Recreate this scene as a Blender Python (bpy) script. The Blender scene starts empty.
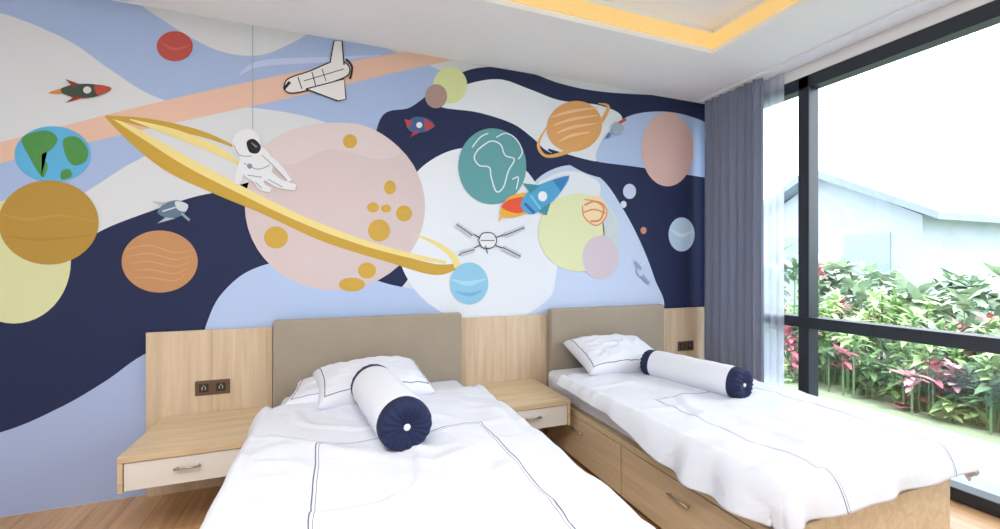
import bpy, bmesh, math, random
from math import sin, cos, pi, hypot, sqrt, exp
from mathutils import Vector, Matrix, Euler, noise
random.seed(4)
S = bpy.context.scene
S.view_settings.view_transform = 'Standard'
S.view_settings.look = 'None'
S.view_settings.exposure = 0.0

# ------------------------------------------------------------------ room data
D = 2.80      # mural wall (plane y = D)
W = 2.98      # window wall (plane x = W)
H = 2.59      # ceiling border height
XL, YB = -2.2, -2.0
CH = 1.22     # camera height
YAW = math.radians(21.0)
F = 430.0
cs, sn = cos(YAW), sin(YAW)

# ------------------------------------------------------------------ helpers
def lin(c):
    if isinstance(c, str):
        c = c.lstrip('#'); c = [int(c[i:i+2], 16)/255 for i in (0, 2, 4)]
    return tuple((x/12.92 if x <= .04045 else ((x+.055)/1.055)**2.4) for x in c) + (1.0,)

MATS = {}
def mat(name, col, rough=.6, metal=0., bump=0., bscale=30., var=0., vscale=6., emit=None, estr=0., sheen=0.):
    if name in MATS: return MATS[name]
    m = bpy.data.materials.new(name); m.use_nodes = True
    nt = m.node_tree; b = nt.nodes['Principled BSDF']
    c = lin(col)
    b.inputs['Base Color'].default_value = c
    b.inputs['Roughness'].default_value = rough
    b.inputs['Metallic'].default_value = metal
    if sheen: b.inputs['Sheen Weight'].default_value = sheen
    tc = nt.nodes.new('ShaderNodeTexCoord')
    if var > 0:
        n = nt.nodes.new('ShaderNodeTexNoise'); n.inputs['Scale'].default_value = vscale
        n.inputs['Detail'].default_value = 4
        nt.links.new(tc.outputs['Object'], n.inputs['Vector'])
        r = nt.nodes.new('ShaderNodeValToRGB')
        r.color_ramp.elements[0].position = .3; r.color_ramp.elements[1].position = .7
        r.color_ramp.elements[0].color = tuple(x*(1-var) for x in c[:3])+(1,)
        r.color_ramp.elements[1].color = tuple(min(1, x*(1+var)) for x in c[:3])+(1,)
        nt.links.new(n.outputs['Fac'], r.inputs['Fac'])
        nt.links.new(r.outputs['Color'], b.inputs['Base Color'])
    if bump > 0:
        n = nt.nodes.new('ShaderNodeTexNoise'); n.inputs['Scale'].default_value = bscale
        n.inputs['Detail'].default_value = 5
        nt.links.new(tc.outputs['Object'], n.inputs['Vector'])
        bp = nt.nodes.new('ShaderNodeBump'); bp.inputs['Strength'].default_value = bump
        bp.inputs['Distance'].default_value = .02
        nt.links.new(n.outputs['Fac'], bp.inputs['Height'])
        nt.links.new(bp.outputs['Normal'], b.inputs['Normal'])
    if emit:
        b.inputs['Emission Color'].default_value = lin(emit)
        b.inputs['Emission Strength'].default_value = estr
    MATS[name] = m
    return m

def wood(name, c1, c2, axis='z', scale=1.0, rough=.45, planks=False):
    if name in MATS: return MATS[name]
    m = bpy.data.materials.new(name); m.use_nodes = True
    nt = m.node_tree; b = nt.nodes['Principled BSDF']; b.inputs['Roughness'].default_value = rough
    tc = nt.nodes.new('ShaderNodeTexCoord'); mp = nt.nodes.new('ShaderNodeMapping')
    sc = [14*scale]*3; sc['xyz'.index(axis)] = .9*scale
    mp.inputs['Scale'].default_value = sc
    nt.links.new(tc.outputs['Object'], mp.inputs['Vector'])
    n = nt.nodes.new('ShaderNodeTexNoise'); n.inputs['Scale'].default_value = 2.2
    n.inputs['Detail'].default_value = 8; n.inputs['Distortion'].default_value = 1.2
    nt.links.new(mp.outputs['Vector'], n.inputs['Vector'])
    r = nt.nodes.new('ShaderNodeValToRGB')
    r.color_ramp.elements[0].position = .32; r.color_ramp.elements[1].position = .68
    r.color_ramp.elements[0].color = lin(c1); r.color_ramp.elements[1].color = lin(c2)
    nt.links.new(n.outputs['Fac'], r.inputs['Fac'])
    out = r.outputs['Color']
    if planks:
        br = nt.nodes.new('ShaderNodeTexBrick'); mp2 = nt.nodes.new('ShaderNodeMapping')
        mp2.inputs['Rotation'].default_value = (0, 0, pi/2)
        nt.links.new(tc.outputs['Object'], mp2.inputs['Vector'])
        nt.links.new(mp2.outputs['Vector'], br.inputs['Vector'])
        br.inputs['Scale'].default_value = 1.0
        br.inputs['Brick Width'].default_value = 1.2; br.inputs['Row Height'].default_value = .14
        br.inputs['Mortar Size'].default_value = .0015
        br.inputs['Color1'].default_value = (1, 1, 1, 1); br.inputs['Color2'].default_value = (.8, .78, .75, 1)
        br.inputs['Mortar'].default_value = (.35, .3, .25, 1)
        mx = nt.nodes.new('ShaderNodeMix'); mx.data_type = 'RGBA'; mx.blend_type = 'MULTIPLY'
        mx.inputs[0].default_value = 1
        nt.links.new(out, mx.inputs[6]); nt.links.new(br.outputs['Color'], mx.inputs[7])
        out = mx.outputs[2]
    nt.links.new(out, b.inputs['Base Color'])
    MATS[name] = m
    return m

def finish(name, bm, mats, smooth=False, parent=None, bevel=0., solid=0., loc=None, rot=None):
    me = bpy.data.meshes.new(name)
    bmesh.ops.recalc_face_normals(bm, faces=bm.faces)
    bm.to_mesh(me); bm.free()
    for m in mats: me.materials.append(m)
    if smooth:
        for p in me.polygons: p.use_smooth = True
    o = bpy.data.objects.new(name, me); S.collection.objects.link(o)
    if bevel:
        md = o.modifiers.new('bevel', 'BEVEL'); md.width = bevel; md.segments = 3; md.limit_method = 'ANGLE'
    if solid:
        md = o.modifiers.new('solid', 'SOLIDIFY'); md.thickness = solid; md.offset = -1
    if loc: o.location = loc
    if rot: o.rotation_euler = rot
    if parent: o.parent = parent
    return o

def add_box(bm, x0, x1, y0, y1, z0, z1, mi=0):
    v = [bm.verts.new(p) for p in [(x0,y0,z0),(x1,y0,z0),(x1,y1,z0),(x0,y1,z0),(x0,y0,z1),(x1,y0,z1),(x1,y1,z1),(x0,y1,z1)]]
    for f in [(0,3,2,1),(4,5,6,7),(0,1,5,4),(1,2,6,5),(2,3,7,6),(3,0,4,7)]:
        fc = bm.faces.new([v[i] for i in f]); fc.material_index = mi

def boxes(name, lst, mats, bevel=0., parent=None):
    bm = bmesh.new()
    for b in lst:
        add_box(bm, *b[:6], b[6] if len(b) > 6 else 0)
    return finish(name, bm, mats, bevel=bevel, parent=parent)

def empty(name, loc=(0,0,0)):
    e = bpy.data.objects.new(name, None); e.empty_display_size = .1
    S.collection.objects.link(e); return e

def catmull(p, closed=True, n=8):
    out = []; L = len(p)
    rng = range(L) if closed else range(L-1)
    for i in rng:
        if closed: a, b, c, d = p[(i-1) % L], p[i], p[(i+1) % L], p[(i+2) % L]
        else: a, b, c, d = p[max(i-1, 0)], p[i], p[i+1], p[min(i+2, L-1)]
        for k in range(n):
            t = k/n
            out.append(tuple(.5*((2*b[j])+(-a[j]+c[j])*t+(2*a[j]-5*b[j]+4*c[j]-d[j])*t*t+(-a[j]+3*b[j]-3*c[j]+d[j])*t**3) for j in range(len(b))))
    if not closed: out.append(tuple(p[-1]))
    return out

# ------------------------------------------------------------------ materials
m_ceil = mat('ceiling_paint', '#f6f9fc', .9)
m_wall = mat('wall_paint', '#f2f4f5', .9, bump=.02, bscale=80)
m_floor = wood('oak_floor', '#c09468', '#d8b085', 'y', .8, .35, planks=True)
m_oak = wood('light_oak', '#c4ae93', '#d8c5aa', 'z', .8)
m_oakx = wood('light_oak_horizontal', '#c9b18e', '#dcc7a5', 'x', .8)
m_oaky = wood('light_oak_lengthwise', '#c9b18e', '#dcc7a5', 'y', .8)
m_white_lam = mat('white_laminate', '#e4e2de', .4)
m_metal = mat('brushed_metal', '#b9b4a8', .3, .8)
m_frame = mat('window_frame_dark', '#232b36', .45)
m_taupe = mat('taupe_upholstery', '#9f9484', .85, bump=.25, bscale=220, var=.03, sheen=.2)
m_sheet = mat('white_cotton', '#dfe4ef', .85, bump=.25, bscale=9)
m_navy = mat('navy_cotton', '#141f47', .8, bump=.3, bscale=25)
m_curtain = mat('grey_blue_curtain', '#858ea6', .9, bump=.15, bscale=180, sheen=.2)
m_bronze = mat('socket_bronze', '#6a5648', .4, .4)
m_black = mat('socket_dark', '#2a2420', .5)

# ------------------------------------------------------------------ room shell
boxes('floor', [(XL-.15, W+.15, YB-.15, D+.15, -.12, 0)], [m_floor])
boxes('wall_mural_side', [(XL-.15, W+.15, D, D+.15, 0, H+.3)], [m_wall])
boxes('wall_left', [(XL-.15, XL, YB, D, 0, H+.3)], [m_wall])
boxes('wall_back', [(XL-.15, W+.15, YB-.15, YB, 0, H+.3)], [m_wall])
WT = 2.50
boxes('wall_window_side', [(W, W+.15, YB, D, WT, H+.3), (W, W+.15, 2.72, D, 0, WT), (W, W+.15, YB, -1.6, 0, WT)], [m_wall])
cx0, cx1, cy0, cy1 = -1.5, 2.296, -1.3, 2.115
RD = .16
boxes('ceiling', [(XL, cx0, YB, D, H, H+RD), (cx1, W, YB, D, H, H+RD), (cx0, cx1, YB, cy0, H, H+RD), (cx0, cx1, cy1, D, H, H+RD),
                  (XL, W, YB, D, H+RD, H+.3)], [m_ceil])
m_led = mat('warm_led_strip', '#b8a27a', .5, emit='#ffcf78', estr=.62)
e = .012; z0, z1 = H+.03, H+.125
boxes('cove_led_strip', [(cx0+.001, cx1-.001, cy1-e, cy1-.0005, z0, z1), (cx1-e, cx1-.0005, cy0, cy1-e, z0, z1),
                         (cx0+.001, cx1-.001, cy0+.0005, cy0+e, z0, z1), (cx0+.0005, cx0+e, cy0+e, cy1-e, z0, z1)], [m_led])

# window
fr = []
X0, X1 = W+.0, W+.1
mull = [2.70, 1.995, .55, -.75, -1.58]
for y in mull: fr.append((X0, X1, y-.036, y+.036 if y < 2.6 else y+.02, 0, WT))
fr.append((X0, X1, -1.6, 2.72, WT-.085, WT-.001))
fr.append((X0-.012, X1, -1.6, 2.72, .79, .865))
fr.append((X0, X1, -1.6, 2.72, .0, .07))
wf = boxes('window_1', fr, [m_frame], bevel=.004)
mg = bpy.data.materials.new('window_glass'); mg.use_nodes = True
nt = mg.node_tree; nt.nodes.clear()
o_ = nt.nodes.new('ShaderNodeOutputMaterial'); mx = nt.nodes.new('ShaderNodeMixShader')
tr = nt.nodes.new('ShaderNodeBsdfTransparent'); gl = nt.nodes.new('ShaderNodeBsdfGlossy'); gl.inputs['Roughness'].default_value = .02
mx.inputs[0].default_value = .05
nt.links.new(tr.outputs[0], mx.inputs[1]); nt.links.new(gl.outputs[0], mx.inputs[2]); nt.links.new(mx.outputs[0], o_.inputs[0])
g = boxes('glass', [(W+.05, W+.056, -1.55, 2.7, .05, WT-.05)], [mg]); g.parent = wf

# ------------------------------------------------------------------ mural (paint layers on the wall plane)
def on_wall(px, py):
    """reference mural coordinate -> metres on the mural wall (x along wall, z up)"""
    r = (px-500)/F
    X = D*(r*cs+sn)/(cs-sn*r)
    dep = sn*X+cs*D
    Z = CH-(py-265)*dep/F
    return (min(max(X, XL+.002), W-.002), min(max(Z, .002), H-.002))

mb = bmesh.new(); mural_mats = []; layer = [0]
LY = .00008
def paint(pts, col, name=None):
    key = 'paint_'+col.strip('#')
    m = mat(key, col, .8)
    if m not in mural_mats: mural_mats.append(m)
    y = D-.001-layer[0]*LY; layer[0] += 1
    q = []
    for p in pts:
        a = on_wall(p[0], p[1])
        if not q or hypot(a[0]-q[-1][0], a[1]-q[-1][1]) > 1e-5: q.append(a)
    if hypot(q[0][0]-q[-1][0], q[0][1]-q[-1][1]) < 1e-5: q.pop()
    vs = [mb.verts.new((a[0], y, a[1])) for a in q]
    f = mb.faces.new(vs); f.material_index = mural_mats.index(m)
    bmesh.ops.triangulate(mb, faces=[f])
def blob(pts, col, n=8): paint(catmull(pts, True, n), col)
def poly(pts, col): paint(pts, col)
def ell(cx, cy, rx, ry, col, rot=0, n=48):
    c, s = cos(math.radians(rot)), sin(math.radians(rot))
    paint([(cx+rx*cos(2*pi*i/n)*c-ry*sin(2*pi*i/n)*s, cy+rx*cos(2*pi*i/n)*s+ry*sin(2*pi*i/n)*c) for i in range(n)], col)
def ribbon(pts, w, col, n=8, closed=False, sharp=False):
    if closed: pts = pts+[pts[0]]
    ww = w if isinstance(w, (list, tuple)) else [w]*len(pts)
    p = [(a[0], a[1], b) for a, b in zip(pts, ww)]
    if not sharp: p = catmull(p, False, n)
    Lp, Rp = [], []
    for i in range(len(p)):
        a = p[max(i-1, 0)]; b = p[min(i+1, len(p)-1)]
        dx, dy = b[0]-a[0], b[1]-a[1]; l = hypot(dx, dy) or 1
        h = p[i][2]/2
        Lp.append((p[i][0]-dy/l*h, p[i][1]+dx/l*h)); Rp.append((p[i][0]+dy/l*h, p[i][1]-dx/l*h))
    key = 'paint_'+col.strip('#'); m = mat(key, col, .8)
    if m not in mural_mats: mural_mats.append(m)
    y = D-.001-layer[0]*LY; layer[0] += 1
    A = [mb.verts.new((on_wall(*q)[0], y, on_wall(*q)[1])) for q in Lp]
    B = [mb.verts.new((on_wall(*q)[0], y, on_wall(*q)[1])) for q in Rp]
    for i in range(len(A)-1):
        f = mb.faces.new([A[i], A[i+1], B[i+1], B[i]]); f.material_index = mural_mats.index(m)

CREAM, BLUE, NAVY, PEACH, WHITE = '#d3d9e0', '#a3b9e2', '#17244c', '#e0bcaa', '#e0e8f3'
GOLD, PALEY = '#c4a040', '#e8da92'
poly([(-330,-200),(708,-200),(708,700),(-330,900)], CREAM)
# periwinkle waves
blob([(-320,60),(-150,10),(-20,12),(20,20),(70,42),(110,70),(150,95),(190,106),(250,108),(310,118),(380,140),(440,120),(455,85),(430,66),(385,48),(350,28),(325,25),(295,42),(258,56),(215,50),(165,22),(120,-10),(60,-60),(-200,-120)], BLUE)
blob([(-320,230),(-100,190),(0,150),(60,128),(120,130),(150,150),(120,170),(90,190),(60,205),(0,215),(-150,260),(-320,300)], BLUE)
# peach comet stripe
blob([(-320,215),(-100,170),(0,143),(100,117),(200,93),(300,72),(400,53),(470,43),(482,50),(465,58),(400,72),(300,96),(200,118),(110,138),(0,164),(-100,195),(-320,250)], PEACH)
# lower left light blue field
blob([(-320,480),(-100,440),(0,425),(100,375),(180,320),(300,320),(720,330),(720,600),(-100,900),(-330,900)], '#a6b9e2')
# navy swath left
blob([(-320,400),(-150,350),(-60,335),(0,322),(40,305),(62,282),(72,255),(100,232),(150,212),(200,196),(235,192),(290,185),(340,200),(390,150),(430,130),(440,190),(400,290),(330,300),(220,330),(150,352),(105,382),(60,408),(0,433),(-100,455),(-320,500)], NAVY)
ell(14,262,57,62,'#d4d9a8')
# navy right system
blob([(380,120),(410,108),(432,92),(455,76),(482,68),(520,70),(560,84),(600,92),(660,96),(712,98),(722,180),(722,250),(718,312),(640,316),(560,312),(470,260),(400,240),(372,190)], NAVY)
# bottom light blue arc
blob([(203,345),(209,318),(222,294),(248,272),(285,262),(335,268),(390,285),(440,296),(480,320),(470,360),(300,380),(215,370)], '#b0c6ec')
# right bottom light field
blob([(480,330),(500,230),(528,190),(548,172),(575,166),(602,180),(622,208),(640,242),(654,278),(661,312),(600,330)], '#c2d3f0')
blob([(530,200),(548,178),(575,172),(600,186),(590,215),(560,260),(548,300),(500,315)], WHITE)
# big white moon
blob([(396,215),(406,188),(425,165),(455,150),(490,150),(525,170),(545,205),(548,245),(535,285),(505,315),(470,325),(430,305),(408,280),(397,250)], WHITE)
# white island between navy bands
blob([(440,107),(450,94),(470,84),(500,80),(530,90),(560,101),(600,106),(622,118),(612,140),(606,160),(575,160),(548,152),(532,138),(512,124),(478,113)], WHITE)
blob([(596,160),(606,135),(628,117),(660,112),(690,117),(712,130),(716,165),(712,186),(690,183),(650,174),(620,168)], '#b0c6ec')
ribbon([(548,150),(590,168),(640,176),(716,188)], [2,14,16,16], NAVY)
# top highlight
ribbon([(240,75),(262,64),(330,60),(380,56)], [2,6,5,1], '#bccbef')
# big pink planet
ell(335,207,90,84,'#d1c3c6')
blob([(262,150),(300,128),(360,125),(400,150),(380,160),(330,150),(290,165)], '#d6cacd')
for x,y,rx,ry in [(350,142,7,7),(390,188,6,7),(404,214,8,8),(379,231,11,11),(276,238,12,11),(367,271,9,8),(352,285,13,7),(373,208,6,5),(386,209,5,4)]:
    ell(x,y,rx,ry,'#cba648')
# Saturn-like ring
ribbon([(106,117),(135,138),(170,165),(215,188),(265,210),(325,238),(390,258),(435,270),(458,266)], [2,14,15,12,10,9,10,11,5], GOLD)
ribbon([(112,118),(150,140),(190,164),(240,190),(300,219),(360,242),(410,256),(446,263)], [2,7,9,8,7,6,5,3], PALEY)
ribbon([(106,117),(150,124),(200,134),(236,148)], [2,9,6,2], GOLD)
ribbon([(130,120),(175,134),(215,150),(240,165)], [1,8,8,3], PALEY)
ribbon([(458,268),(452,256),(436,244),(415,235)], [7,6,4,1], PALEY)
# left planets
ell(175,47,18,15,'#b8504a'); ribbon([(162,44),(175,50),(190,46)], [1,3,1], '#c4645a')
ell(53,155,38,28,'#5aaede')
blob([(22,140),(34,133),(50,132),(58,140),(52,150),(42,156),(48,166),(44,178),(38,172),(30,158)], '#4c8f4a')
blob([(64,140),(78,138),(88,150),(86,162),(74,166),(66,156)], '#4c8f4a'); blob([(62,172),(70,170),(72,177),(62,180)], '#4c8f4a')
ell(49,223,50,42,'#b08c3c'); ribbon([(2,215),(30,220),(60,216),(96,222)], [1,3,2,1], '#b8944a'); ribbon([(6,236),(40,240),(92,236)], [1,3,1], '#a68436')
ell(160,262,38,31,'#bd8c60')
for k in range(5): ribbon([(126+k*2,250+k*7),(150,246+k*8),(175,253+k*7),(194-k*2,250+k*6)], [.6,1.4,1.2,.6], '#c99a74')
# right planets
ell(450,86,17,18,'#d5dfa4'); ell(436,97,11,12,'#a88f88')
ell(492,167,34,38,'#5f9fa6')
ribbon([(478,150),(490,142),(500,145),(505,156),(514,160),(508,172),(503,188),(496,192),(491,178),(489,168),(479,166),(474,158)], 1.3, WHITE, closed=True)
ribbon([(496,138),(506,134),(516,140),(522,152),(518,160)], 1.2, WHITE); ribbon([(512,180),(518,178),(516,190)], 1.2, WHITE)
ribbon([(472,148),(480,138),(488,134)], 1.2, WHITE)
ell(574,127,28,25,'#dca468',-20)
for k in range(4): ribbon([(550+k*3,118+k*8),(572,112+k*8),(598-k,108+k*8)], [1,3,1], '#ecc496')
ribbon([(546,128),(538,146),(548,157),(575,148),(598,126),(608,108),(598,104)], [1,3,3,5,4,3,1], '#dfa968')
ell(578,233,40,39,'#dbe2b6')
blob([(600,200),(617,225),(614,252),(600,264),(604,235)], '#c8d3d8')
ell(600,258,18,22,'#cfc3cf')
ell(594,211,12,15,'#ecd9b0'); ribbon([(584,206),(594,202),(603,208),(600,220),(590,222)], 2, '#d98a62'); ribbon([(583,213),(594,210),(605,214)], 1.5, '#d98a62')
ribbon([(584,200),(602,204),(606,216),(596,226),(584,218),(582,206)], 1.2, '#d98a62')
ell(469,284,19,21,'#8ec6e6'); ribbon([(452,280),(468,284),(486,279)], [1,5,1], '#a6d6ef'); ribbon([(455,292),(470,295),(482,291)], [1,4,1], '#74b2da')
ell(667,150,26,37,'#dcbab4')
ell(681,235,13,17,'#b9d3ee'); ribbon([(670,230),(681,236),(692,231)], [1,4,1], '#d6e4f4')
ell(629,192,6.5,7.5,'#c4d2ee'); ell(623,205,3,3.5,'#d8e0f0'); ell(643,231,3,3.5,'#cf8f74')
# rocket, left
blob([(60,92),(72,86),(92,85),(112,89),(98,97),(78,99)], '#3e4a40'); blob([(96,86),(112,89),(99,96)], '#b34a3a')
poly([(74,88),(66,80),(80,85)], '#8d3328'); poly([(76,97),(66,104),(86,98)], '#8d3328'); ell(88,91,4,3.5,'#cfd8dc'); ribbon([(50,94),(62,92)], [1,5], '#d98a3a')
# small craft
blob([(158,213),(166,204),(178,201),(188,206),(184,215),(170,219)], '#5f7890'); blob([(176,202),(188,205),(186,212),(178,210)], '#c9d3dc')
poly([(160,206),(152,202),(166,203)], '#aebcc6'); poly([(166,218),(158,224),(176,219)], '#aebcc6'); ribbon([(182,214),(190,221)], 2.5, '#8fa3b4'); ribbon([(163,212),(176,208)], 1.4, '#cfdbe4')
# space shuttle
BK = '#23262c'
blob([(284,90),(288,80),(310,72),(335,62),(348,66),(348,76),(330,84),(305,92),(290,94)], '#e3e3e6')
ribbon([(284,90),(288,80),(310,72),(335,62),(348,66),(348,76),(330,84),(305,92),(290,94)], 1.3, BK, closed=True)
poly([(330,64),(334,42),(342,42),(344,66)], '#e3e3e6'); ribbon([(330,64),(334,42),(342,42),(344,66)], 1.3, BK, sharp=True)
poly([(306,90),(344,80),(346,100),(338,102)], '#e3e3e6'); ribbon([(306,90),(344,80),(346,100),(338,102),(306,90)], 1.3, BK, sharp=True)
ribbon([(298,78),(302,90)], 1, BK); ribbon([(312,73),(316,88)], 1, BK); ribbon([(346,60),(352,68),(350,80)], 2, BK); ribbon([(290,83),(284,90)], 3, BK)
ribbon([(304,82),(344,70)], .8, BK); ribbon([(322,70),(326,82)], .8, BK)
# astronaut
SU = '#dfe3ea'; SH = '#9ea8bc'
ribbon([(246,158),(241,172),(237,185)], [9,8,6], SU); ribbon([(262,156),(277,166),(290,182)], [9,7,5], SU)
blob([(241,150),(262,148),(272,160),(271,176),(258,183),(245,176)], SU)
ribbon([(265,174),(279,184),(296,188)], [11,9,6], SU); ribbon([(256,176),(262,187),(271,191)], [10,8,5], SU)
ribbon([(244,164),(258,170),(270,166)], 1.1, SH); ribbon([(248,176),(262,178)], 1.1, SH)
ribbon([(262,156),(275,168),(287,181)], 1, SH); ribbon([(268,180),(283,188)], 1, SH); ribbon([(256,183),(262,189)], 1, SH)
ell(247,144,14.5,14,SU); ribbon([(234,146),(240,156),(252,157)], 1, SH); blob([(247,143),(254,140),(261,147),(258,154),(250,153)], '#1d1f29'); ribbon([(252,144),(257,148)], [1,2], '#7f8aa6')
ell(250,167,2.6,2.6,'#8a90b0')
# small rocket blue/red
blob([(406,126),(414,118),(428,120),(434,127),(424,133),(412,133)], '#3d5d8f'); poly([(424,119),(435,127),(425,132)], '#b6414a'); poly([(404,120),(412,122),(408,130)], '#b6414a'); poly([(414,132),(410,138),(420,133)], '#b6414a'); ell(419,126,3,3,'#dfe6ee')
# coloured rocket
blob([(500,216),(503,204),(512,196),(530,194),(538,206),(526,214),(512,218)], '#e8b03c')
blob([(501,208),(510,200),(526,198),(532,206),(518,214)], '#e0553a')
blob([(520,206),(528,192),(545,183),(568,177),(560,193),(546,207),(530,215)], '#4da3d4')
poly([(552,181),(569,176),(560,192)], '#3a7fc0'); poly([(530,194),(522,184),(540,186)], '#3f8f9f'); poly([(536,212),(546,216),(550,203)], '#3f8f9f')
ell(542,197,4.5,5,'#e9eef4'); ribbon([(524,204),(534,214)], 3, '#3a5fb0'); ribbon([(530,196),(540,210)], 2, '#7cc4e0')
ribbon([(498,222),(504,212)], [1,4], '#e8b03c')
# satellite sketch
SK = '#3a3f4a'
ell(487,241,9,8,'#dfe3ea'); ribbon([(478,241),(482,234),(492,234),(496,241),(492,248),(482,248)], 1, SK, closed=True); ribbon([(480,241),(494,241)], .8, SK); ribbon([(485,246),(487,254)], 1, SK)
ribbon([(460,228),(479,238)], 1, SK); ribbon([(495,238),(522,230)], 1, SK); ribbon([(479,246),(458,256)], 1, SK); ribbon([(495,246),(518,254)], 1, SK)
for a in [((456,225),(472,236)),((504,236),(524,228)),((460,254),(474,250)),((502,248),(520,257))]:
    ribbon(list(a), 5, '#c3cad6'); ribbon(list(a), 1, SK)
# small probe + tiny satellite
blob([(610,128),(616,123),(623,128),(620,135),(613,135)], '#9fb0c8'); ribbon([(618,124),(625,120)], 3, '#c05a4a'); ribbon([(609,134),(606,139)], 3, '#5878b0')
ell(640,272,4,5,'#c4cfe0'); ribbon([(634,262),(640,270)], 3, '#8fa6cc'); ribbon([(641,276),(648,284)], 3, '#8fa6cc'); ribbon([(640,266),(644,262)], 1, '#dfe6f0')
# panel seam of the printed mural
ribbon([(253,27),(253,130)], .9, '#a3abb8', n=2)
mural = finish('space_mural', mb, mural_mats)

def tube(bm, a, b, r, mi=0, seg=8):
    a, b = Vector(a), Vector(b); d = (b-a).normalized()
    u = d.orthogonal().normalized(); v = d.cross(u)
    A = [bm.verts.new(a+u*r*cos(2*pi*i/seg)+v*r*sin(2*pi*i/seg)) for i in range(seg)]
    B = [bm.verts.new(b+u*r*cos(2*pi*i/seg)+v*r*sin(2*pi*i/seg)) for i in range(seg)]
    for i in range(seg):
        f = bm.faces.new([A[i], A[(i+1) % seg], B[(i+1) % seg], B[i]]); f.material_index = mi
    bm.faces.new(A[::-1]).material_index = mi; bm.faces.new(B).material_index = mi

# ------------------------------------------------------------------ headboards, wall panels
PZ = .862
def wall_panel(x0, x1):
    w = (x1-x0); n = 2 if w > .3 else 1
    lst = []
    for i in range(n):
        lst.append((x0+i*w/n+.0006, x0+(i+1)*w/n-.0006, D-.034, D-.0155, 0, PZ))
    return boxes('headboard_wall_panel', lst, [m_oak], bevel=.001)
wall_panel(-.925, -.335); wall_panel(.78, 1.425); wall_panel(2.43, 2.95)

def headboard(x0, x1, parent):
    bm = bmesh.new(); add_box(bm, x0, x1, D-.11, D-.035, .0, .905)
    o = finish('headboard', bm, [m_taupe], bevel=.014, parent=parent, smooth=False)

# ------------------------------------------------------------------ nightstands
def nightstand(x0, x1):
    p = empty('nightstand'); y0, y1 = 2.25, D-.036; zt, zb = .412, .26
    boxes('carcass', [(x0, x1, y0-.004, y1, zt-.026, zt), (x0, x1, y0+.02, y1, zb, zb+.016), (x0, x0+.018, y0+.0, y1, zb, zt-.026),
                      (x1-.018, x1, y0, y1, zb, zt-.026), (x0+.018, x1-.018, y1-.02, y1, zb+.016, zt-.026)], [m_oakx], bevel=.002, parent=p)
    boxes('drawer', [(x0+.021, x1-.021, y0+.004, y0+.022, zb+.004, zt-.030), (x0+.03, x1-.03, y0+.022, y1-.05, zb+.02, zb+.035)], [m_white_lam], bevel=.002, parent=p)
    bm = bmesh.new(); xc = (x0+x1)/2; z = (zb+zt)/2+.0
    tube(bm, (xc-.05, y0-.016, z), (xc+.05, y0-.016, z), .005, 0, 12)
    tube(bm, (xc-.04, y0-.016, z), (xc-.04, y0+.006, z), .004); tube(bm, (xc+.04, y0-.016, z), (xc+.04, y0+.006, z), .004)
    finish('handle', bm, [m_metal], smooth=True, parent=p)
nightstand(-.85, -.35); nightstand(.82, 1.315)

# ------------------------------------------------------------------ sockets
def socket(x, z):
    p = empty('wall_socket'); y = D-.034
    boxes('plate', [(x-.082, x+.082, y-.008, y, z-.04, z+.04)], [m_bronze], bevel=.004, parent=p)
    lst = []
    for k in (-.04, .04):
        lst += [(x+k-.022, x+k+.022, y-.0105, y-.008, z-.022, z+.022, 0), (x+k-.01, x+k-.005, y-.0115, y-.0105, z-.01, z+.008, 1),
                (x+k+.005, x+k+.01, y-.0115, y-.0105, z-.01, z+.008, 1), (x+k-.003, x+k+.003, y-.0115, y-.0105, z+.01, z+.016, 1)]
    boxes('outlets', lst, [m_black, m_metal], parent=p)
socket(-.625, .548); socket(2.70, .55)

# ------------------------------------------------------------------ beds
def bedding_mat(name, rects, line='#5d6780'):
    m = bpy.data.materials.new(name); m.use_nodes = True; nt = m.node_tree; b = nt.nodes['Principled BSDF']
    b.inputs['Roughness'].default_value = .85
    uv = nt.nodes.new('ShaderNodeUVMap'); sp = nt.nodes.new('ShaderNodeSeparateXYZ'); nt.links.new(uv.outputs[0], sp.inputs[0])
    def M(op, a, c):
        n = nt.nodes.new('ShaderNodeMath'); n.operation = op
        for i, q in enumerate((a, c)):
            if q is None: continue
            if hasattr(q, 'is_linked'): nt.links.new(q, n.inputs[i])
            else: n.inputs[i].default_value = q
        return n.outputs[0]
    tot = None
    for (cx, cy, hx, hy, w) in rects:
        ax = M('SUBTRACT', M('ABSOLUTE', M('SUBTRACT', sp.outputs[0], cx), None), hx)
        ay = M('SUBTRACT', M('ABSOLUTE', M('SUBTRACT', sp.outputs[1], cy), None), hy)
        d = M('LESS_THAN', M('ABSOLUTE', M('MAXIMUM', ax, ay), None), w)
        tot = d if tot is None else M('MAXIMUM', tot, d)
    mx = nt.nodes.new('ShaderNodeMix'); mx.data_type = 'RGBA'
    nt.links.new(tot, mx.inputs[0]); mx.inputs[6].default_value = lin('#dfe4ef'); mx.inputs[7].default_value = lin(line)
    nt.links.new(mx.outputs[2], b.inputs['Base Color'])
    tc = nt.nodes.new('ShaderNodeTexCoord'); n = nt.nodes.new('ShaderNodeTexNoise'); n.inputs['Scale'].default_value = 4.5; n.inputs['Detail'].default_value = 4
    n.inputs['Distortion'].default_value = 1.0
    nt.links.new(tc.outputs['Object'], n.inputs['Vector'])
    bp = nt.nodes.new('ShaderNodeBump'); bp.inputs['Strength'].default_value = .35; bp.inputs['Distance'].default_value = .03
    nt.links.new(n.outputs['Fac'], bp.inputs['Height']); nt.links.new(bp.outputs['Normal'], b.inputs['Normal'])
    return m

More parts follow.
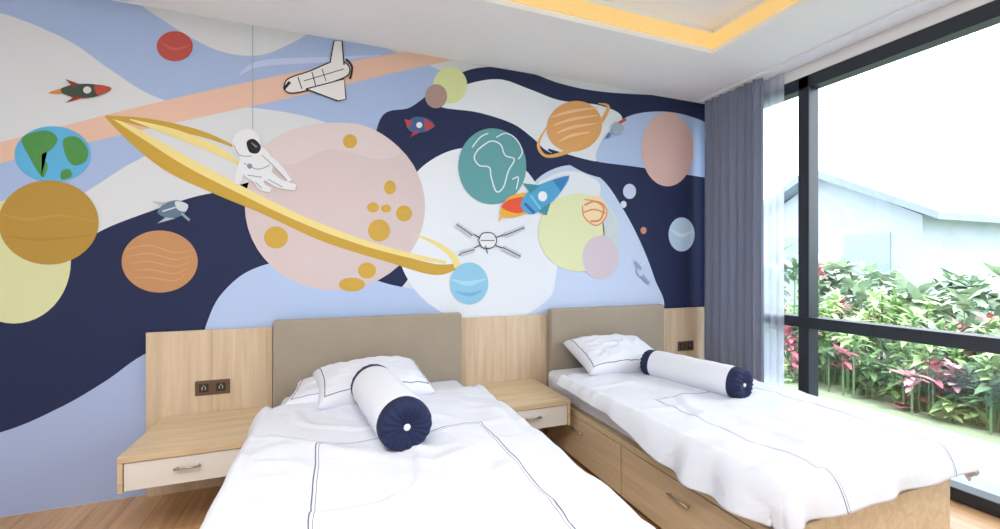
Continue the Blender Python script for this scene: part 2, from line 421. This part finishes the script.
def duvet(x0, x1, y0, y1, zt, dl, dr, df, parent, rects, seed, taper):
    nx, ny = 190, 210
    bm = bmesh.new(); uvl = bm.loops.layers.uv.new('UVMap'); V = []; UV = {}
    for j in range(ny+1):
        t = (y0-df)+(y1-(y0-df))*j/ny
        k = min(1, max(0, (y1-t)/(y1-y0)))
        g = taper[0]+(taper[1]-taper[0])*(k*k*(3-2*k))
        row = []
        for i in range(nx+1):
            a = x0-dl*g*(1+.12*sin(t*7+seed)); b = x1+dr*g*(1+.12*sin(t*6+seed*2))
            s = a+(b-a)*i/nx
            ex = max(x0-s, s-x1, 0); ey = max(y0-t, 0); e = hypot(ex, ey)
            x = min(max(s, x0), x1); y = max(t, y0); z = zt
            R = .035
            # wrinkles on top
            n1 = noise.noise(Vector((s*2.1+seed, t*2.1, 0)))
            q = Vector((s*3.2+seed+n1*1.2, t*1.8+s*1.3, 3.1))
            n2 = max(0, 1-sqrt(noise.noise(q)**2+.004)*2-.42)
            n3 = max(0, 1-sqrt(noise.noise(Vector((s*3+t*4, t*3-s*2.5+seed, 7)))**2+.004)*2-.55)
            h = .016+.013*n1+.026*n2+.022*n3
            h = max(h, .003)
            edge = min(s-x0, x1-s, t-y0)
            if e > 0:
                per = t if ex > ey else s
                off = R*(1-exp(-e/R))+.16*min(e, .35 if min(ex, ey) <= 0 else .08)
                fold = .018*sin(per*15+2*noise.noise(Vector((per*3, seed, 0)))*3)*min(1, e/.15)
                off += fold+.006+h*.4
                off = max(off, .012)
                dx = (-1 if s < x0 else 1)*ex/e; dy = -ey/e
                x += dx*off; y += dy*off; z = zt-(sqrt(e*e+R*R)-R)+h*exp(-e/.06)
            else:
                z = zt+h*min(1,.6+max(0,edge)*8)
                if y1-t < .05: z -= .010*(1-(y1-t)/.05)
            v = bm.verts.new((x, y, max(z, .02))); UV[v] = (s, t); row.append(v)
        V.append(row)
    for j in range(ny):
        for i in range(nx):
            f = bm.faces.new([V[j][i], V[j][i+1], V[j+1][i+1], V[j+1][i]])
            for l in f.loops: l[uvl].uv = UV[l.vert]
    o = finish('duvet', bm, [bedding_mat('duvet_cotton', rects)], smooth=True, parent=parent)
    md = o.modifiers.new('solid', 'SOLIDIFY'); md.thickness = .012; md.offset = 1
    return o

def mattress(x0, x1, y0, y1, z0, z1, parent):
    bm = bmesh.new(); add_box(bm, x0, x1, y0, y1, z0, z1)
    o = finish('mattress', bm, [m_sheet], bevel=.04, parent=parent)
    for p in o.data.polygons: p.use_smooth = True

def pillow(name, w, l, th, loc, rot, parent, seed=0, plump=.45):
    n = 40; bm = bmesh.new(); uvl = bm.loops.layers.uv.new('UVMap')
    top, bot, UV = [], [], {}
    for j in range(n+1):
        rt, rb = [], []
        for i in range(n+1):
            u, v = 2*i/n-1, 2*j/n-1
            e1 = max(0, 1-abs(u)**2.6); e2 = max(0, 1-abs(v)**2.6)
            hh = (e1*e2)**plump
            px = u*w/2*(1-.06*(1-v*v)*abs(u)); py = v*l/2*(1-.06*(1-u*u)*abs(v))
            wr = .016*noise.noise(Vector((u*2.2+seed, v*2.2, 1)))+.012*noise.noise(Vector((u*6+seed, v*6, 2)))
            zt_ = th*.62*hh+wr*hh+.004
            zb_ = -th*.38*hh
            a = bm.verts.new((px, py, zt_)); UV[a] = (u*w/2, v*l/2); rt.append(a)
            if i in (0, n) or j in (0, n): rb.append(a)
            else:
                b_ = bm.verts.new((px, py, zb_)); UV[b_] = (9, 9); rb.append(b_)
        top.append(rt); bot.append(rb)
    for j in range(n):
        for i in range(n):
            for G, fl in ((top, 0), (bot, 1)):
                q = [G[j][i], G[j][i+1], G[j+1][i+1], G[j+1][i]]
                if fl: q = q[::-1]
                f = bm.faces.new(q)
                for lp in f.loops: lp[uvl].uv = UV[lp.vert]
    o = finish(name, bm, [bedding_mat('pillow_cotton', [(0, 0, w/2-.03, l/2-.03, .0024)])], smooth=True, parent=parent, loc=loc, rot=rot)
    return o

def bolster(a, b, r, parent):
    a, b = Vector(a), Vector(b); d = (b-a); L = d.length; d.normalize()
    # lathe profile: (axial, radius, material)
    prof = [(0.012, .0, 1), (.010, .22*r, 1), (.002, .45*r, 1), (-.004, .72*r, 1), (.004, .90*r, 1), (.022, r*.985, 1), (.05, r, 1), (.062, r*.985, 1), (.070, r*.99, 0), (.085, r*1.01, 0)]
    m_ = [(L*k/14, r*(1.01+.02*sin(k*1.7)), 0) for k in range(3, 12)]
    prof = prof + m_ + [(L-p[0], p[1], p[2]) for p in prof[::-1]]
    seg = 72; bm = bmesh.new(); rings = []
    u = d.cross(Vector((0, 0, 1))).normalized(); v = u.cross(d).normalized()
    for (s, rr, mi) in prof:
        ring = []
        for i in range(seg):
            an = 2*pi*i/seg
            q = rr
            ax = s
            endk = min(s, L-s)
            if endk < .03 and rr > 0: ax = s+(.004*sin(an*18))*(1 if s < L/2 else -1)*min(1, rr/(.5*r)); 
            q *= 1+.012*noise.noise(Vector((s*9, cos(an)*1.5, sin(an)*1.5)))
            sq = .93 if sin(an) < 0 else 1
            ring.append(bm.verts.new(a+d*ax+u*q*cos(an)+v*q*sin(an)*sq))
        rings.append(ring)
    for k in range(len(rings)-1):
        for i in range(seg):
            try:
                f = bm.faces.new([rings[k][i], rings[k][(i+1) % seg], rings[k+1][(i+1) % seg], rings[k+1][i]])
                f.material_index = 1 if (prof[k][2] and prof[k+1][2]) else 0
            except ValueError: pass
    bmesh.ops.remove_doubles(bm, verts=bm.verts, dist=1e-5)
    # buttons
    for c, sgn in ((a, -1), (b, 1)):
        ret = bmesh.ops.create_uvsphere(bm, u_segments=16, v_segments=10, radius=.13*r)
        for q in ret['verts']:
            q.co = c+d*(-sgn*.008)+d*(q.co.z*.5)+u*q.co.x+v*q.co.y
        for f in {f for q in ret['verts'] for f in q.link_faces}: f.material_index = 0
    return finish('bolster_pillow', bm, [m_sheet, m_navy], smooth=True, parent=parent)

def bed(x0, x1, hx0, hx1, y0, seed, drops, taper, cxr, xd=0):
    p = empty('single_bed'); yh = D-.115
    headboard(hx0, hx1, p)
    bz = .33
    # storage base with drawer fronts along the side
    lst = [(x0+.02, x1-.02, y0+.04, yh, .03, bz-.03), (x0, x1, y0+.02, yh, bz-.03, bz), (x0+.05, x1-.05, y0+.07, yh-.02, 0, .03),
           (x0, x1, y0, y0+.022, .03, bz+.03)]
    L = yh-y0-.08
    for k in range(2):
        ya = y0+.05+k*L/2; yb = ya+L/2-.012
        lst += [(x0+.002, x0+.02, ya, yb, .04, bz-.036), (x1-.02, x1-.002, ya, yb, .04, bz-.036)]
    boxes('storage_base', lst, [m_oaky], bevel=.003, parent=p)
    bm = bmesh.new()
    for k in range(2):
        yc = y0+.05+(k+.5)*L/2
        xx, sg = x0, -1
        tube(bm, (xx+sg*.014, yc-.06, .225), (xx+sg*.014, yc+.06, .225), .005, 0, 10)
        for q in (-.05, .05): tube(bm, (xx+sg*.014, yc+q, .225), (xx-sg*.004, yc+q, .225), .004)
    finish('drawer_handles', bm, [m_metal], smooth=True, parent=p)
    mattress(x0+.015, x1-.015, y0+.03, yh-.005, bz, .49, p)
    duvet(x0, x1+xd, y0+.01, 2.38, .495, drops[0], drops[1], drops[2], p,
          [(cxr, 1.78-1.2, .33, 1.2, .0022), (cxr, 1.78-1.2, .319, 1.189, .0010)], seed, taper)
    return p

b1 = bed(-.29, .755, -.325, .77, .82, 1.3, (.36, .36, .25), (.25, 1.0), .265)
pillow('pillow', .58, .42, .16, (.19, 2.43, .575), (math.radians(10), 0, math.radians(6)), b1, 1, .38)
pillow('pillow_lower', .56, .38, .10, (.06, 2.49, .535), (math.radians(3), 0, math.radians(-6)), b1, 5)
bolster((.255, 1.63, .606), (.17, 2.24, .625), .104, b1)
b2 = bed(1.36, 2.31, 1.42, 2.42, .965, 4.7, (.16, .12, .11), (.35, 1.0), 1.86, .0)
pillow('pillow', .60, .42, .15, (1.78, 2.45, .60), (math.radians(18), 0, math.radians(-4)), b2, 3, .38)
bolster((1.985, 1.62, .594), (1.85, 2.21, .60), .086, b2)

# ------------------------------------------------------------------ curtains
def curtain(name, xm, y0, y1, z0, z1, folds, amp, m, seed=0):
    bm = bmesh.new(); ny, nz = folds*14, 30; V = []
    for k in range(nz+1):
        z = z0+(z1-z0)*k/nz; f = k/nz; row = []
        for i in range(ny+1):
            t = i/ny; y = y0+(y1-y0)*t
            ph = t*folds*2*pi+.5*noise.noise(Vector((t*4, seed, z*.7)))
            a = amp*(1-.25*f)*(.75+.5*noise.noise(Vector((t*3+seed, 1, 0))))
            row.append(bm.verts.new((xm+a*sin(ph), y+.3*amp*sin(ph*2+1), z)))
        V.append(row)
    for k in range(nz):
        for i in range(ny): bm.faces.new([V[k][i], V[k][i+1], V[k+1][i+1], V[k+1][i]])
    return finish(name, bm, [m], smooth=True)
curtain('blackout_curtain', 2.87, 2.21, 2.72, .015, H-.02, 7, .035, m_curtain)
ms = bpy.data.materials.new('sheer_white'); ms.use_nodes = True; nt = ms.node_tree; nt.nodes.clear()
o_ = nt.nodes.new('ShaderNodeOutputMaterial'); mx = nt.nodes.new('ShaderNodeMixShader'); mx.inputs[0].default_value = .7
mx2 = nt.nodes.new('ShaderNodeMixShader'); mx2.inputs[0].default_value = .6
df_ = nt.nodes.new('ShaderNodeBsdfDiffuse'); tl = nt.nodes.new('ShaderNodeBsdfTranslucent'); tr = nt.nodes.new('ShaderNodeBsdfTransparent')
df_.inputs[0].default_value = lin('#dbe3f2'); tl.inputs[0].default_value = lin('#dbe3f2')
nt.links.new(df_.outputs[0], mx2.inputs[1]); nt.links.new(tl.outputs[0], mx2.inputs[2])
nt.links.new(tr.outputs[0], mx.inputs[1]); nt.links.new(mx2.outputs[0], mx.inputs[2]); nt.links.new(mx.outputs[0], o_.inputs[0])
curtain('sheer_curtain', 2.945, 2.10, 2.5, .015, H-.02, 7, .014, ms, 3)
boxes('curtain_rail', [(2.83, 2.965, -1.6, 2.76, H-.018, H-.001)], [m_ceil])

# ------------------------------------------------------------------ outside
boxes('terrace', [(W+.15, 4.55, -8, 14, -.25, -.1)], [mat('terrace_stone', '#97a5b8', .8, var=.04)])
boxes('lawn', [(4.55, 60, -40, 60, -.25, -.12)], [mat('grass', '#94a487', .95, var=.1, vscale=3)])
leafm = [mat('leaf_green', '#7fa565', .6, var=.2), mat('leaf_light', '#abc787', .6, var=.15), mat('leaf_red', '#b86676', .6, var=.2), mat('leaf_dark', '#5a7d54', .6, var=.2), mat('leaf_pink', '#d3a0a8', .6)]
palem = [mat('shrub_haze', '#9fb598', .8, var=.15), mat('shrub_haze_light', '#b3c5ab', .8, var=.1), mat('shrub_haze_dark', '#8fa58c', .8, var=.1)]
def blade(bm, base, d, L, w, mi, droop):
    side = d.cross(Vector((0, 0, 1)))
    if side.length < .01: side = Vector((1, 0, 0))
    side.normalize(); P = []
    n = 3
    for k in range(n+1):
        t = k/n; c = base+d*L*t+Vector((0, 0, -droop*L*t*t)); ww = w*sin(pi*(.12+.88*t))*.5
        if c.z < -.08: c.z = -.08
        P.append((bm.verts.new(c-side*ww), bm.verts.new(c+side*ww)))
    for k in range(n):
        f = bm.faces.new([P[k][0], P[k][1], P[k+1][1], P[k+1][0]]); f.material_index = mi
def bushes(name, n, xr, yr, hf, lf, sizes, mats, kinds, lo=.25):
    bm = bmesh.new()
    for _ in range(n):
        x = random.uniform(*xr); y = random.uniform(*yr); top = hf(y)*random.uniform(.55, 1)
        kind = random.random()+.25*noise.noise(Vector((x*1.2, y*1.6, 3))); mi = 0
        for lim, idx in kinds:
            if kind < lim: mi = idx; break
        z = -.1+top*random.uniform(lo, 1)
        c = Vector((x, y, z))
        tube(bm, (x, y, -.115), c, .008, min(3, len(mats)-1), 5)
        for q in range(lf):
            a = random.uniform(0, 2*pi); el = random.uniform(-.2, 1.2)
            d = Vector((cos(a)*cos(el), sin(a)*cos(el), sin(el)))
            L = random.uniform(*sizes)
            blade(bm, c+Vector((0, 0, random.uniform(-.15, .05))), d, L, L*.34, mi, random.uniform(.1, .6))
    return finish(name, bm, mats)
bushes('garden_hedge', 1150, (4.8, 6.2), (-2, 7), lambda y: 1.12+.2*sin(y*2.1)+.12*sin(y*5.3), 26, (.07, .20), leafm, [(.40, 0), (.75, 1), (.83, 2), (.93, 3), (9, 4)], .1)
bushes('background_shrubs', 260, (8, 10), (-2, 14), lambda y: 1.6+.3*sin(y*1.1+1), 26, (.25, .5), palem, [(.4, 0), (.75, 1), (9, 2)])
m_hw = mat('neighbour_wall', '#a3adb9', .9); m_roof = mat('neighbour_roof', '#7d899a', .8, var=.05)
bm = bmesh.new(); hx = 12.0
yl, yr_, ym, ze, zr = 10.6, 5.2, 7.9, 2.35, 3.85
V_ = [bm.verts.new(p) for p in [(hx+.5, yr_+.5, -.119), (hx+.5, yl-.5, -.119), (hx+.5, yl-.5, ze), (hx+.5, ym, zr-.22), (hx+.5, yr_+.5, ze)]]
V2 = [bm.verts.new((v.co.x+6, v.co.y, v.co.z)) for v in V_]
bm.faces.new(V_); bm.faces.new(V2[::-1])
for i in range(5): bm.faces.new([V_[i], V_[(i+1) % 5], V2[(i+1) % 5], V2[i]])
for ya, za in ((yr_, ze), (yl, ze)):
    P = [(hx, ya, za), (hx, ym, zr), (hx, ym, zr-.2), (hx, ya, za-.16)]
    A = [bm.verts.new(p) for p in P]; B = [bm.verts.new((p[0]+7, p[1], p[2])) for p in P]
    for f in [A, B[::-1]]+[[A[i], A[(i+1) % 4], B[(i+1) % 4], B[i]] for i in range(4)]: bm.faces.new(f).material_index = 1
add_box(bm, hx+.47, hx+.52, 6.3, 7.3, .8, 2, 2); add_box(bm, hx+.47, hx+.52, 8.4, 9.4, .8, 2, 2)
finish('neighbour_house', bm, [m_hw, m_roof, mat('house_window', '#8a99a9', .3)])

# ------------------------------------------------------------------ downlights + added fill lights, sun
def downlight(x, y, z):
    bm = bmesh.new()
    for k, (r0, r1, dz) in enumerate([(.032, .045, .004)]):
        seg = 28
        A = [bm.verts.new((x+r0*cos(2*pi*i/seg), y+r0*sin(2*pi*i/seg), z-.002)) for i in range(seg)]
        B = [bm.verts.new((x+r1*cos(2*pi*i/seg), y+r1*sin(2*pi*i/seg), z-.006)) for i in range(seg)]
        C = [bm.verts.new((x+(r1+.004)*cos(2*pi*i/seg), y+(r1+.004)*sin(2*pi*i/seg), z)) for i in range(seg)]
        for i in range(seg):
            j = (i+1) % seg
            bm.faces.new([A[i], A[j], B[j], B[i]]); bm.faces.new([B[i], B[j], C[j], C[i]])
        bm.faces.new(A).material_index = 1
    finish('recessed_downlight', bm, [m_white_lam, mat('downlight_glow', '#ffffff', .5, emit='#fff6e6', estr=3)])
for x, y in [(.2, .9), (1.75, 1.55), (-.6, .9)]: downlight(x, y, H+RD)

def area(name, loc, size, energy, col, rot=(0, 0, 0)):
    l = bpy.data.lights.new(name, 'AREA'); l.shape = 'SQUARE'; l.size = size; l.energy = energy; l.color = col
    o = bpy.data.objects.new(name, l); o.location = loc; o.rotation_euler = rot; S.collection.objects.link(o)
area('ceiling_fill', (.0, -.2, H+RD-.01), 1.0, 50, (1, .98, .97))  # added interior fill under the tray, out of view, not a real fixture
area('ceiling_fill', (-.9, .6, H+RD-.01), .7, 24, (1, .98, .97))  # second added fill, only brightens the room

sun = bpy.data.lights.new('sun', 'SUN'); sun.energy = 3.2; sun.angle = .05; sun.color = (1, .97, .92)
so = bpy.data.objects.new('sun', sun); so.rotation_euler = Euler((math.radians(38), math.radians(-12), 0)); S.collection.objects.link(so)

w = bpy.data.worlds.new('sky'); S.world = w; w.use_nodes = True
bg = w.node_tree.nodes['Background']; bg.inputs[0].default_value = (.85, .925, 1.0, 1); bg.inputs[1].default_value = 5.4

# ------------------------------------------------------------------ camera
cam = bpy.data.cameras.new('camera'); cam.sensor_width = 36; cam.lens = F*36/1000; cam.clip_start = .02
co = bpy.data.objects.new('camera', cam); co.location = (0, 0, CH); co.rotation_euler = (math.radians(90), 0, -YAW)
S.collection.objects.link(co); S.camera = co
